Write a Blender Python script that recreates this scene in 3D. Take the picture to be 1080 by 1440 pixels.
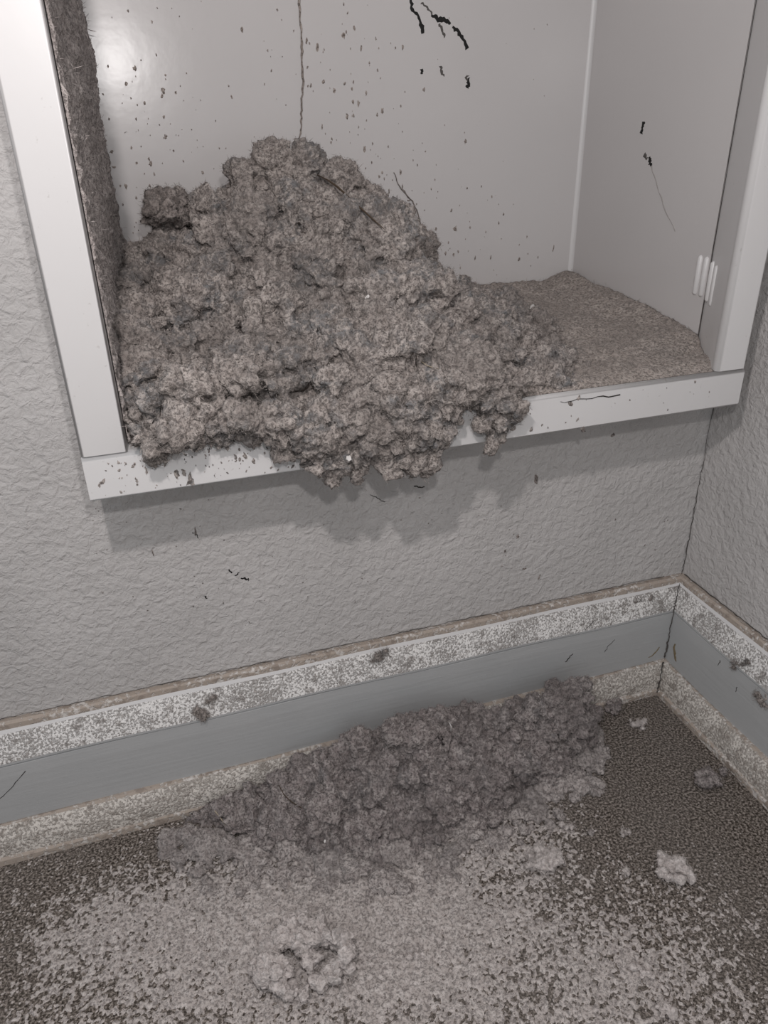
import bpy, bmesh, math, random
import numpy as np
from mathutils import Vector, Matrix

for o in list(bpy.data.objects):
    bpy.data.objects.remove(o, do_unlink=True)
scene = bpy.context.scene
COL = scene.collection
random.seed(7)
RNG = np.random.default_rng(11)

# ------------------------------------------------------------------ camera
CAM = np.array([-0.43149, -0.47807, 0.48772])
YAW, PIT, ROL, FPX = 0.304181, 0.484318, -0.022757, 1078.45
fw = np.array([math.sin(YAW) * math.cos(PIT), math.cos(YAW) * math.cos(PIT), -math.sin(PIT)])
r0 = np.cross(fw, [0, 0, 1]); r0 /= np.linalg.norm(r0)
u0 = np.cross(r0, fw)
RT = math.cos(ROL) * r0 + math.sin(ROL) * u0
UP = -math.sin(ROL) * r0 + math.cos(ROL) * u0
cd = bpy.data.cameras.new('camera')
cd.sensor_fit = 'VERTICAL'; cd.sensor_height = 24.0; cd.lens = FPX / 1440 * 24.0
cd.clip_start = 0.01
cam = bpy.data.objects.new('camera', cd); COL.objects.link(cam)
M4 = Matrix.Identity(4)
for i in range(3):
    M4[i][0], M4[i][1], M4[i][2], M4[i][3] = RT[i], UP[i], -fw[i], CAM[i]
cam.matrix_world = M4
scene.camera = cam

# ------------------------------------------------------------------ light
world = bpy.data.worlds.new('room_ambient'); scene.world = world
world.use_nodes = True
wb_ = world.node_tree.nodes['Background']
wb_.inputs[0].default_value = (0.93, 0.97, 1.0, 1); wb_.inputs[1].default_value = 0.56

def point(name, loc, power, radius, col):
    l = bpy.data.lights.new(name, 'POINT'); l.energy = power; l.shadow_soft_size = radius; l.color = col
    o = bpy.data.objects.new(name, l); COL.objects.link(o); o.location = loc
    return o
point('hand_torch', (-0.476, -0.420, 0.706), 4.9, 0.010, (1.0, 0.945, 0.925))
point('phone_flash', (-0.405, -0.470, 0.555), 2.2, 0.006, (1.0, 0.97, 0.96))
vs = scene.view_settings
vs.view_transform = 'Standard'; vs.look = 'None'; vs.gamma = 1.0; vs.use_curve_mapping = False
vs.exposure = 0.0

# ------------------------------------------------------------------ helpers
def at(px, py, ax, val):
    """point of the place seen at a spot of the photograph, on the plane axis=val"""
    v = (px - 540) / FPX * RT - (py - 720) / FPX * UP + fw
    return CAM + (val - CAM[ax]) / v[ax] * v

def link(name, me, mats=None, parent=None, smooth=False):
    o = bpy.data.objects.new(name, me); COL.objects.link(o)
    if mats is not None:
        for m in (mats if isinstance(mats, (list, tuple)) else [mats]):
            me.materials.append(m)
    if parent is not None: o.parent = parent
    if smooth:
        me.polygons.foreach_set('use_smooth', np.ones(len(me.polygons), bool))
    return o

def mesh_from(name, V, F):
    me = bpy.data.meshes.new(name)
    V = np.asarray(V, np.float32)
    if isinstance(F, np.ndarray):
        n, k = F.shape
        me.vertices.add(len(V)); me.vertices.foreach_set('co', V.ravel())
        me.loops.add(n * k); me.loops.foreach_set('vertex_index', F.ravel().astype(np.int32))
        me.polygons.add(n)
        me.polygons.foreach_set('loop_start', np.arange(0, n * k, k, dtype=np.int32))
        me.polygons.foreach_set('loop_total', np.full(n, k, np.int32))
        me.update(calc_edges=True); me.validate()
    else:
        me.from_pydata([tuple(map(float, v)) for v in V], [], F); me.update()
    return me

def tag(o, label=None, cat=None, group=None, kind=None):
    if label: o['label'] = label
    if cat: o['category'] = cat
    if group: o['group'] = group
    if kind: o['kind'] = kind
    return o

def empty(name, loc=(0, 0, 0)):
    o = bpy.data.objects.new(name, None); COL.objects.link(o); o.location = loc
    o.empty_display_size = 0.02
    return o

def boxes_mesh(name, boxes, bevel=0.0, seg=2):
    bm = bmesh.new()
    for (a, b) in boxes:
        r = bmesh.ops.create_cube(bm, size=1)
        for v in r['verts']:
            v.co = Vector([(a[i] + b[i]) / 2 + v.co[i] * (b[i] - a[i]) for i in range(3)])
    if bevel:
        bmesh.ops.bevel(bm, geom=bm.edges[:], offset=bevel, segments=seg, affect='EDGES', profile=0.5)
    me = bpy.data.meshes.new(name); bm.to_mesh(me); bm.free()
    return me

# --- procedural noise in numpy (shapes lint geometry)
def _h(i, j, k, s):
    n = (i.astype(np.int64) * 73856093) ^ (j.astype(np.int64) * 19349663) ^ (k.astype(np.int64) * 83492791) ^ (s * 2654435761)
    n = (n ^ (n >> 13)) * 1274126177
    n = n & 0x7fffffff
    n = (n ^ (n >> 15)) * 2246822519 & 0x7fffffff
    n = n ^ (n >> 13)
    return (n & 0xffffff).astype(np.float32) / 16777216.0

def vnoise(P, s=0):
    I = np.floor(P).astype(np.int64); f = (P - I).astype(np.float32); f = f * f * (3 - 2 * f)
    out = 0
    for a in (0, 1):
        wa = f[:, 0] if a else 1 - f[:, 0]
        for b in (0, 1):
            w2 = wa * (f[:, 1] if b else 1 - f[:, 1])
            for c in (0, 1):
                w3 = w2 * (f[:, 2] if c else 1 - f[:, 2])
                out = out + w3 * _h(I[:, 0] + a, I[:, 1] + b, I[:, 2] + c, s)
    return out

def fbm(P, s=0, o=4, g=0.5):
    a, t, n = 1.0, 0, 0
    for k in range(o):
        t = t + a * vnoise(P * (2.03 ** k) + 17.3 * k, s + k); n += a; a *= g
    return t / n

def worley(P, s=0):
    I = np.floor(P).astype(np.int64); f = (P - I).astype(np.float32)
    best = np.full(len(P), 9.0, np.float32)
    for a in (-1, 0, 1):
        for b in (-1, 0, 1):
            for c in (-1, 0, 1):
                i, j, k = I[:, 0] + a, I[:, 1] + b, I[:, 2] + c
                d = (a + _h(i, j, k, s) - f[:, 0]) ** 2 + (b + _h(i, j, k, s + 1) - f[:, 1]) ** 2 + (c + _h(i, j, k, s + 2) - f[:, 2]) ** 2
                best = np.minimum(best, d)
    return np.sqrt(best)

def sstep(a, b, x):
    t = np.clip((x - a) / (b - a), 0, 1); return t * t * (3 - 2 * t)

# ------------------------------------------------------------------ materials
class NT:
    def __init__(self, name):
        self.m = bpy.data.materials.new(name); self.m.use_nodes = True
        self.t = self.m.node_tree; self.b = self.t.nodes['Principled BSDF']
        self.co = self.t.nodes.new('ShaderNodeTexCoord').outputs['Object']
    def n(self, typ, **kw):
        nd = self.t.nodes.new(typ)
        for k, v in kw.items():
            if k in nd.inputs.keys():
                nd.inputs[k].default_value = v
            else: setattr(nd, k, v)
        return nd
    def l(self, a, b): self.t.links.new(a, b)
    def mapped(self, scale):
        mp = self.n('ShaderNodeMapping'); mp.inputs['Scale'].default_value = scale; self.l(self.co, mp.inputs[0]); return mp.outputs[0]
    def noise(self, scale, detail=2, rough=0.5, dist=0.0, co=None, sc=None):
        nd = self.n('ShaderNodeTexNoise', Scale=scale, Detail=detail, Roughness=rough, Distortion=dist)
        self.l(co if co is not None else (self.mapped(sc) if sc else self.co), nd.inputs['Vector']); return nd.outputs[0]
    def vor(self, scale, feature='F1', rnd=1.0):
        nd = self.n('ShaderNodeTexVoronoi', Scale=scale, Randomness=rnd); nd.feature = feature
        self.l(self.co, nd.inputs['Vector']); return nd.outputs['Distance']
    def ramp(self, fac, stops):
        nd = self.n('ShaderNodeValToRGB'); cr = nd.color_ramp
        while len(cr.elements) < len(stops): cr.elements.new(0.5)
        for e, (p, c) in zip(cr.elements, stops):
            e.position = p; e.color = (c, c, c, 1) if not isinstance(c, tuple) else (*c, 1)
        self.l(fac, nd.inputs[0]); return nd.outputs[0]
    def mix(self, fac, a, b, mode='MIX'):
        nd = self.n('ShaderNodeMix'); nd.data_type = 'RGBA'; nd.blend_type = mode
        for i, v in ((0, fac), (6, a), (7, b)):
            if isinstance(v, (int, float)): nd.inputs[i].default_value = v
            elif isinstance(v, tuple): nd.inputs[i].default_value = (*v, 1)
            else: self.l(v, nd.inputs[i])
        return nd.outputs[2]
    def math(self, op, a, b=0.0):
        nd = self.n('ShaderNodeMath'); nd.operation = op
        for i, v in ((0, a), (1, b)):
            if isinstance(v, (int, float)): nd.inputs[i].default_value = v
            else: self.l(v, nd.inputs[i])
        return nd.outputs[0]
    def bump(self, h, dist, strength=1.0, prev=None):
        nd = self.n('ShaderNodeBump', Strength=strength, Distance=dist); self.l(h, nd.inputs['Height'])
        if prev is not None: self.l(prev, nd.inputs['Normal'])
        self.l(nd.outputs[0], self.b.inputs['Normal']); return nd.outputs[0]
    def base(self, c):
        if isinstance(c, tuple): self.b.inputs['Base Color'].default_value = (*c, 1)
        else: self.l(c, self.b.inputs['Base Color'])
    def rough(self, r): self.b.inputs['Roughness'].default_value = r
    def spec(self, s): self.b.inputs['Specular IOR Level'].default_value = s

def mat_wall():
    m = NT('textured_wall_paint')
    a = m.noise(165, 3, 0.55, 0.5); b = m.noise(430, 2, 0.5, 0.2); c = m.noise(14, 2)
    pl = m.ramp(a, [(0.32, 0.0), (0.50, 0.5), (0.66, 1.0)])
    h = m.math('ADD', m.math('MULTIPLY', pl, 1.0), m.math('MULTIPLY', b, 0.55))
    m.bump(h, 0.0011, 0.78)
    col = m.ramp(c, [(0.35, (0.475, 0.457, 0.450)), (0.65, (0.525, 0.505, 0.498))])
    m.base(col); m.rough(0.62); m.spec(0.25); return m.m

def mat_enamel(name, col, rough, dust=0.1, bump=0.0002):
    m = NT(name)
    n1 = m.noise(9, 2); n2 = m.noise(60, 3)
    c2 = tuple(v * 0.93 for v in col)
    c = m.mix(n1, col, c2)
    sp = m.ramp(m.noise(330, 2, 0.6), [(0.70, 0.0), (0.76, 1.0)])
    c = m.mix(m.math('MULTIPLY', sp, dust), c, (0.30, 0.265, 0.25))
    m.base(c); m.rough(rough); m.spec(0.5)
    m.bump(n2, bump, 0.6); return m.m

def mat_speckled(name, clean, dirt, scale, lo, hi, bumpd=0.0008, dirt2=None):
    m = NT(name)
    n = m.noise(scale, 3, 0.6, 0.2)
    big = m.noise(scale / 14, 2)
    f = m.math('ADD', n, m.math('MULTIPLY', m.math('SUBTRACT', big, 0.5), 0.32))
    k = m.ramp(f, [(lo, 0.0), (hi, 1.0)])
    d = m.mix(m.noise(scale * 1.7, 2), dirt, dirt2 or tuple(v * 0.8 for v in dirt))
    pt = m.ramp(m.noise(130, 3, 0.6), [(0.57, 0.0), (0.63, 0.85)])
    m.base(m.mix(pt, m.mix(k, clean, d), tuple(v * 0.78 for v in dirt))); m.rough(0.75); m.spec(0.2)
    m.bump(m.math('ADD', k, m.math('MULTIPLY', n, 0.4)), bumpd, 0.8); return m.m

def mat_board():
    m = NT('semi_gloss_trim_paint')
    st = m.noise(300, 2, 0.6, sc=(0.06, 0.06, 1.0)); n = m.noise(25, 2)
    m.base(m.mix(n, (0.40, 0.405, 0.41), (0.445, 0.445, 0.447))); m.rough(0.5); m.spec(0.3)
    m.bump(m.math('ADD', st, m.math('MULTIPLY', m.noise(180, 2), 0.4)), 0.0005, 0.5); return m.m

def mat_floor():
    m = NT('low_pile_floor')
    n = m.noise(560, 3, 0.65); v = m.vor(650)
    c = m.ramp(n, [(0.38, (0.035, 0.028, 0.023)), (0.5, (0.150, 0.127, 0.110)), (0.61, (0.38, 0.332, 0.30))])
    big = m.noise(11, 3)
    c = m.mix(m.math('MULTIPLY', m.ramp(big, [(0.35, 0.0), (0.7, 1.0)]), 0.35), c, (0.22, 0.20, 0.188))
    m.base(c); m.rough(0.95); m.spec(0.05)
    m.bump(m.math('ADD', n, m.math('MULTIPLY', v, 0.5)), 0.002, 0.9); return m.m

def mat_lint(name, warm, cool, light, s1=38, coolamt=(0.5, 0.68), grain=0.85):
    m = NT(name)
    a = m.noise(s1, 3, 0.55, 0.4); b = m.noise(210, 3, 0.6); c = m.noise(520, 3, 0.7)
    col = m.mix(m.ramp(a, [(coolamt[0], 0.0), (coolamt[1], 1.0)]), warm, cool)
    col = m.mix(m.ramp(b, [(0.44, 0.0), (0.60, 1.0)]), col, light)
    col = m.mix(m.ramp(c, [(0.40, grain), (0.53, 0.0)]), col, tuple(v * 0.33 for v in warm))
    if grain > 0.8: col = m.mix(m.ramp(m.noise(24, 2), [(0.36, 0.42), (0.56, 0.0)]), col, tuple(v * 0.5 for v in warm))
    m.base(col); m.rough(1.0); m.spec(0.0)
    m.b.inputs['Sheen Weight'].default_value = 0.12; m.b.inputs['Sheen Roughness'].default_value = 0.6
    m.bump(m.math('ADD', c, m.math('MULTIPLY', b, 0.6)), 0.0020, 1.0)
    return m.m

def mat_plain(name, col, rough=0.7, spec=0.2, var=0.25, scale=200):
    m = NT(name)
    m.base(m.mix(m.noise(scale, 2), col, tuple(v * (1 - var) for v in col))); m.rough(rough); m.spec(spec); return m.m

WALL = mat_wall()
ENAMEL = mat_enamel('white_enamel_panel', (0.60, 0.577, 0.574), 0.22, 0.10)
FRAME = mat_enamel('white_gloss_frame_paint', (0.70, 0.685, 0.685), 0.33, 0.25)
BOARD = mat_board()
SPECK = mat_speckled('dust_speckled_white_trim', (0.80, 0.78, 0.765), (0.46, 0.425, 0.405), 640, 0.47, 0.66, 0.0014)
LEDGE = mat_speckled('tan_dust_on_ledge', (0.62, 0.58, 0.55), (0.36, 0.30, 0.26), 260, 0.36, 0.50, 0.0008, (0.42, 0.36, 0.31))
SHOE = mat_speckled('dusty_shoe_trim', (0.66, 0.615, 0.57), (0.46, 0.405, 0.365), 540, 0.45, 0.66, 0.0014)
FLOOR = mat_floor()
LINT = mat_lint('grey_taupe_lint', (0.355, 0.310, 0.288), (0.205, 0.202, 0.206), (0.50, 0.445, 0.415), coolamt=(0.50, 0.62))
LINT_F = mat_lint('mauve_grey_lint', (0.33, 0.285, 0.277), (0.225, 0.208, 0.207), (0.47, 0.42, 0.405))
LINT_P = mat_lint('tan_felted_lint', (0.40, 0.343, 0.31), (0.34, 0.295, 0.27), (0.50, 0.437, 0.40))
LINT_L = mat_lint('pale_lint', (0.64, 0.577, 0.555), (0.54, 0.49, 0.472), (0.75, 0.687, 0.665), grain=0.45)
LINT_W = mat_lint('dark_taupe_lint', (0.29, 0.25, 0.232), (0.24, 0.213, 0.20), (0.40, 0.352, 0.33))
DUST = mat_lint('lint_dust', (0.55, 0.493, 0.47), (0.49, 0.44, 0.42), (0.68, 0.622, 0.598), grain=0.75)
LINT_C = mat_lint('mid_grey_lint', (0.44, 0.39, 0.375), (0.33, 0.30, 0.292), (0.58, 0.525, 0.505))
BLACK = mat_plain('black_scuff', (0.018, 0.017, 0.017), 0.6)
SOOT = mat_plain('grey_scuff', (0.12, 0.11, 0.105), 0.8)
GAP = mat_plain('dark_gap', (0.05, 0.045, 0.042), 0.9)
TWIG = mat_plain('brown_twig_bark', (0.085, 0.06, 0.042), 0.8)
TWIG2 = mat_plain('olive_stalk', (0.16, 0.12, 0.07), 0.8)
CHIP = mat_plain('pale_paper_chip', (0.72, 0.69, 0.67), 0.6)
STAIN = mat_plain('ochre_stain', (0.24, 0.19, 0.12), 0.8)

# ------------------------------------------------------------------ dimensions
XR, ZB, P_ = -0.0332, 0.2950, 0.0599            # frame outer right, bottom, stand-off
XL = XR - 0.44
XI, XRI, ZT = XL + 0.0248, XR - 0.0247, ZB + 0.0267   # frame inner edges, top of bottom rail
D = 0.191                                        # back panel
BXR = -0.0274                                    # right inner panel
BXL = -0.4480                                    # left inner panel
ZTOP = ZB + 0.60                                 # top of frame (above the picture)

# ------------------------------------------------------------------ room shell
def struct(o): o['kind'] = 'structure'; return o
w = link('wall_back', boxes_mesh('wall_back', [
    ((-1.6, 0, 0), (BXL - 0.003, 0.012, 2.4)),
    ((BXR + 0.003, 0, 0), (0.012, 0.012, 2.4)),
    ((BXL - 0.003, 0, 0), (BXR + 0.003, 0.012, ZB + 0.006)),
    ((BXL - 0.003, 0, ZTOP - 0.006), (BXR + 0.003, 0.012, 2.4))]), WALL); struct(w)
WB = w
WR = struct(link('wall_right', boxes_mesh('wall_right', [((0, -1.6, 0), (0.012, 0.0, 2.4))]), WALL))
FL = struct(link('floor', boxes_mesh('floor', [((-1.6, -1.6, -0.03), (0.012, 0.012, 0))]), FLOOR))

# baseboards: profile (d = distance from wall, z), mitred at the corner
cap = [(0.0, 0.1107), (0.0045, 0.1112), (0.0062, 0.1100), (0.0064, 0.1060), (0.0075, 0.1035), (0.0098, 0.0990), (0.0124, 0.0935), (0.0146, 0.0870), (0.0157, 0.0836), (0.0157, 0.0818), (0.0138, 0.0808), (0.0, 0.0808)]
brd = [(0.0, 0.0808), (0.0132, 0.0808), (0.0148, 0.0798), (0.0153, 0.070), (0.0153, 0.0), (0.0, 0.0)]
sho = [(0.0153, 0.0290), (0.0172, 0.0292), (0.0186, 0.0280), (0.0212, 0.0250), (0.0238, 0.0200), (0.0255, 0.0140), (0.0262, 0.0085), (0.0264, 0.0058), (0.0284, 0.0050), (0.0286, 0.0), (0.0153, 0.0)]
def molding(name, prof, side, mats, facemat, parent, n=60, wob=0.0004):
    L = 1.5; V = []; F = []; k = len(prof)
    for i in range(n + 1):
        t = 1 - (1 - i / n) ** 1.8
        for (d, z) in prof:
            s = -(d + (1 - t) * 0) if i == n else -(L * (1 - t)) - d
            j = wob * math.sin(37 * s + d * 900) if 0 < d else 0
            V.append((s, -d + j * 0.5, z + (j if z > 0.001 else 0)) if side == 'back' else (-d + j * 0.5, s, z + (j if z > 0.001 else 0)))
    for i in range(n):
        for q in range(k):
            a, b = i * k + q, i * k + (q + 1) % k
            f = (a, b, b + k, a + k)
            F.append(f if side == 'right' else f[::-1])
    F.append(tuple(range(k)) if side != 'right' else tuple(range(k))[::-1])
    F.append(tuple(range(n * k, n * k + k))[::-1] if side != 'right' else tuple(range(n * k, n * k + k)))
    me = mesh_from(name, V, F)
    o = link(name, me, mats, parent)
    for i in range(n):
        for q in range(k):
            me.polygons[i * k + q].material_index = facemat(q)
    bm = bmesh.new(); bm.from_mesh(me); bmesh.ops.recalc_face_normals(bm, faces=bm.faces[:]); bm.to_mesh(me); bm.free()
    return o
for side in ('back', 'right'):
    e = struct(empty('baseboard_' + side))
    molding('cap_molding', cap, side, [LEDGE, SPECK, BOARD, FRAME], lambda q: 0 if q < 3 else (3 if q < 4 else (1 if q < 8 else 2)), e)
    molding('board', brd, side, BOARD, lambda q: 0, e)
    molding('shoe_molding', sho, side, [SHOE, LEDGE], lambda q: 1 if q < 2 or q in (7, 8) else 0, e)
    if side == 'back': BB = e
    else: BR = e

# ------------------------------------------------------------------ recessed wall box
BOX = tag(empty('recessed_wall_box', (-0.2532, 0, ZB)), 'white enamelled recessed wall box with raised frame, holding the large lint heap', 'wall box')
def part(name, me, mats, smooth=False, parent=None):
    o = link(name, me, mats, None, smooth); o.parent = parent or BOX
    o.matrix_parent_inverse = Matrix.Translation(-BOX.location) if (parent is None) else Matrix.Identity(4)
    return o
def extrude(name, prof, axis, a, b, n=1):
    """prof: closed 2-D outline; axis 'z' -> (x,y) outline, axis 'x' -> (y,z) outline"""
    k = len(prof); V = []
    for i in range(n + 1):
        s = a + (b - a) * i / n
        for p in prof: V.append((p[0], p[1], s) if axis == 'z' else (s, p[0], p[1]))
    F = [(i * k + q, i * k + (q + 1) % k, (i + 1) * k + (q + 1) % k, (i + 1) * k + q) for i in range(n) for q in range(k)]
    F += [tuple(range(k))[::-1], tuple(range(n * k, n * k + k))]
    me = mesh_from(name, V, F)
    bm = bmesh.new(); bm.from_mesh(me); bmesh.ops.recalc_face_normals(bm, faces=bm.faces[:]); bm.to_mesh(me); bm.free()
    return me
def rnd(cx, cy, r, a0, a1, n=5):
    return [(cx + r * math.cos(math.radians(a0 + (a1 - a0) * i / n)), cy + r * math.sin(math.radians(a0 + (a1 - a0) * i / n))) for i in range(n + 1)]
pf = -P_
# right stile: outer side, front face, rounded inner arris, splayed return
prof = [(BXR + 0.004, -0.0006), (XR, pf + 0.002)] + rnd(XR - 0.002, pf + 0.002, 0.002, 0, -90, 3) + rnd(XRI + 0.004, pf + 0.004, 0.004, -90, -205, 6) + [(BXR - 0.0006, -0.002), (BXR - 0.0006, 0.0)]
part('frame_stile', extrude('frame_stile', prof, 'z', ZT + 0.0004, ZTOP), FRAME, True)
prof = [(XL, -0.0006), (XL, pf + 0.002)] + rnd(XL + 0.002, pf + 0.002, 0.002, 180, 270, 3) + rnd(XI - 0.0015, pf + 0.0015, 0.0015, -90, 0, 3) + [(BXL + 0.0002, -0.002), (BXL, 0.0)]
part('frame_stile', extrude('frame_stile', prof, 'z', ZT + 0.0004, ZTOP), FRAME, True)
prof = [(-0.0006, ZB), (pf + 0.0015, ZB)] + rnd(pf + 0.0015, ZB + 0.0015, 0.0015, -90, -180, 3) + rnd(pf + 0.003, ZT - 0.003, 0.003, 180, 90, 4) + [(0.0, ZT), (0.0, ZT - 0.004)]
part('frame_rail', extrude('frame_rail', prof, 'x', XL, XR), FRAME, True)
prof = [(-0.0006, ZTOP + 0.0267), (pf, ZTOP + 0.0267), (pf, ZTOP + 0.0004), (0.0, ZTOP + 0.0004)]
part('frame_rail', extrude('frame_rail', prof, 'x', XL, XR), FRAME)
for o in BOX.children:
    if o.name.startswith('frame'):
        md = o.modifiers.new('wn', 'WEIGHTED_NORMAL'); md.keep_sharp = False
BP = part('back_panel', boxes_mesh('back_panel', [((BXL - 0.002, D, ZB), (BXR + 0.002, D + 0.0015, ZTOP + 0.02))]), ENAMEL)
part('side_panel', boxes_mesh('side_panel', [((BXR, 0.0006, ZB + 0.004), (BXR + 0.0015, D, ZTOP + 0.02))]), ENAMEL)
part('side_panel', boxes_mesh('side_panel', [((BXL - 0.0015, 0.0006, ZB + 0.004), (BXL, D, ZTOP + 0.02))]), ENAMEL)
part('floor_panel', boxes_mesh('floor_panel', [((BXL, 0.0006, ZT - 0.0015), (BXR, D, ZT))]), ENAMEL)
part('top_panel', boxes_mesh('top_panel', [((BXL, 0.0006, ZTOP), (BXR, D, ZTOP + 0.0015))]), ENAMEL)
# folded corner bead between back and right panel
prof = [(BXR, D - 0.0034)] + [(BXR - 0.0034 + 0.0034 * math.cos(math.radians(a)), D - 0.0034 + 0.0034 * math.sin(math.radians(a))) for a in (10, 25, 40, 55, 70, 82)] + [(BXR - 0.0034, D), (BXR, D)]
part('corner_fold', extrude('corner_fold', prof, 'z', ZT, ZTOP), FRAME)
# pressed ribs near the seam, two on the side panel, two on the frame return
def rib_mesh(h):
    bm = bmesh.new(); bmesh.ops.create_uvsphere(bm, u_segments=12, v_segments=8, radius=1)
    for v in bm.verts:
        z = v.co.z; s = 1 if z > 0 else -1
        v.co = Vector((v.co.x * 0.0021, v.co.y * 0.0024, s * (abs(z) ** 0.5) * 0.0 + z * 0.003 + s * (h / 2 - 0.003) * (1 if abs(z) > 0.05 else 0)))
    me = bpy.data.meshes.new('rib'); bm.to_mesh(me); bm.free(); return me
rm = rib_mesh(0.029)
dx, dy = (XRI - BXR), (pf - 0.0)
for (x, y, z) in [(BXR, 0.0115, 0.3725), (BXR, 0.0045, 0.3725), (BXR + dx * 0.13, pf * 0.13, 0.3715), (BXR + dx * 0.33, pf * 0.33, 0.3712)]:
    o = part('rib', rm, FRAME if rm.materials else FRAME, True)
    if len(rm.materials) > 1: rm.materials.pop()
    o.location = (x, y, z)
# dark seam between box and frame
def strip(name, pts, widths, nrm, mat, parent=None, jag=0.0, lift=0.0003, sub=1, tagkind=None, seed=0):
    """thin jagged ribbon lying on a surface; pts world, nrm surface normal"""
    r = random.Random(seed); nrm = Vector(nrm).normalized(); P = []
    for i in range(len(pts) - 1):
        for k in range(sub):
            t = k / sub; P.append((Vector(pts[i]).lerp(Vector(pts[i + 1]), t), widths[i] + (widths[i + 1] - widths[i]) * t))
    P.append((Vector(pts[-1]), widths[-1])); V = []; F = []
    for i, (p, wd) in enumerate(P):
        tdir = (P[min(i + 1, len(P) - 1)][0] - P[max(i - 1, 0)][0]).normalized(); sd = tdir.cross(nrm)
        c = p + sd * r.uniform(-jag, jag)
        wa, wb2 = wd * r.uniform(0.5, 1.3) / 2, wd * r.uniform(0.5, 1.3) / 2
        V += [c - sd * wa, c - sd * wa * 0.5 + nrm * lift, c + sd * wb2 * 0.5 + nrm * lift, c + sd * wb2]
    for i in range(len(P) - 1):
        for q in range(3): F.append((4 * i + q, 4 * i + q + 1, 4 * i + q + 5, 4 * i + q + 4))
    o = link(name, mesh_from(name, V, F), mat)
    if parent: o.parent = parent; o.matrix_parent_inverse = parent.matrix_world.inverted() if parent.type != 'EMPTY' else Matrix.Translation(-parent.location)
    return o
bpy.context.view_layer.update()
strip('seam', [(BXR - 0.0004, -0.0012, ZT + 0.002 + i * 0.03) for i in range(19)], [0.0007] * 19, (-1, -0.3, 0), GAP, BOX, 0.0003, 0.0004, 3, seed=3)
# dark-coloured strip standing in for the shadow line under the rail
part('rail_gap_shade', boxes_mesh('rail_gap_shade', [((XL + 0.004, -0.0035, ZB - 0.0012), (XR - 0.002, -0.0002, ZB + 0.001))]), GAP)

# ------------------------------------------------------------------ lint
ICO = None
def ico(sub):
    bm = bmesh.new(); bmesh.ops.create_icosphere(bm, subdivisions=sub, radius=1)
    V = np.array([v.co[:] for v in bm.verts]); F = np.array([[v.index for v in f.verts] for f in bm.faces]); bm.free(); return V, F
ICO2, ICO1 = ico(2), ico(1)

def lint_body(blobs, solids, voxel, seed, amp=(0.006, 0.003, 0.0014), sc=(0.022, 0.009, 0.004), pit=0.0):
    """union of soft blobs (x,y,z,rx,ry,rz) and closed solids (V,F tris), voxel-joined, then billowed"""
    Vs, Fs, off = [], [], 0
    r = np.random.default_rng(seed)
    for b in blobs:
        V, F = ICO2 if max(b[3:]) > 0.006 else ICO1
        a = r.uniform(0, 2 * np.pi); c, s = np.cos(a), np.sin(a)
        Vv = V * np.array(b[3:6]); Vv = np.c_[Vv[:, 0] * c - Vv[:, 1] * s, Vv[:, 0] * s + Vv[:, 1] * c, Vv[:, 2]] if b[3] != b[4] and len(b) > 6 else Vv
        Vs.append(Vv + np.array(b[:3])); Fs.append(F + off); off += len(V)
    for (V, F) in solids:
        Vs.append(V); Fs.append(F + off); off += len(V)
    me = mesh_from('lint_tmp', np.concatenate(Vs), np.concatenate(Fs))
    o = bpy.data.objects.new('lint_tmp', me); COL.objects.link(o)
    md = o.modifiers.new('r', 'REMESH'); md.mode = 'VOXEL'; md.voxel_size = voxel
    dg = bpy.context.evaluated_depsgraph_get(); dg.update()
    m2 = bpy.data.meshes.new_from_object(o.evaluated_get(dg))
    bpy.data.objects.remove(o, do_unlink=True); bpy.data.meshes.remove(me)
    n = len(m2.vertices)
    co = np.empty(n * 3, np.float32); m2.vertices.foreach_get('co', co); co = co.reshape(-1, 3)
    no = np.empty(n * 3, np.float32); m2.vertices.foreach_get('normal', no); no = no.reshape(-1, 3)
    d = 0
    wv = (np.c_[vnoise(co / 0.012, seed + 40), vnoise(co / 0.012 + 9, seed + 41), vnoise(co / 0.012 + 23, seed + 42)] - 0.5) * 0.008
    for a, s, k in zip(amp[:2], sc[:2], range(2)):
        wq = worley((co + wv * (0.5 if k else 0.8)) / s, seed + 5 * k); d = d + a * (0.42 - wq * wq)
    d = d + amp[2] * (fbm(co / sc[2], seed + 60, 3, 0.72) - 0.5) * 2.4
    d = d - amp[1] * 0.8 * sstep(0.60, 0.72, vnoise(co / (sc[1] * 0.75), seed + 90)) 
    if pit: d = d - pit * sstep(0.58, 0.74, fbm(co / 0.021, seed + 70, 2))
    co = co + no * d[:, None]
    m2.vertices.foreach_set('co', co.ravel().astype(np.float32)); m2.update()
    return m2

def clamp_mesh(me, fn):
    n = len(me.vertices); co = np.empty(n * 3, np.float32); me.vertices.foreach_get('co', co); co = co.reshape(-1, 3)
    co = fn(co); me.vertices.foreach_set('co', co.ravel()); me.update()

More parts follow.
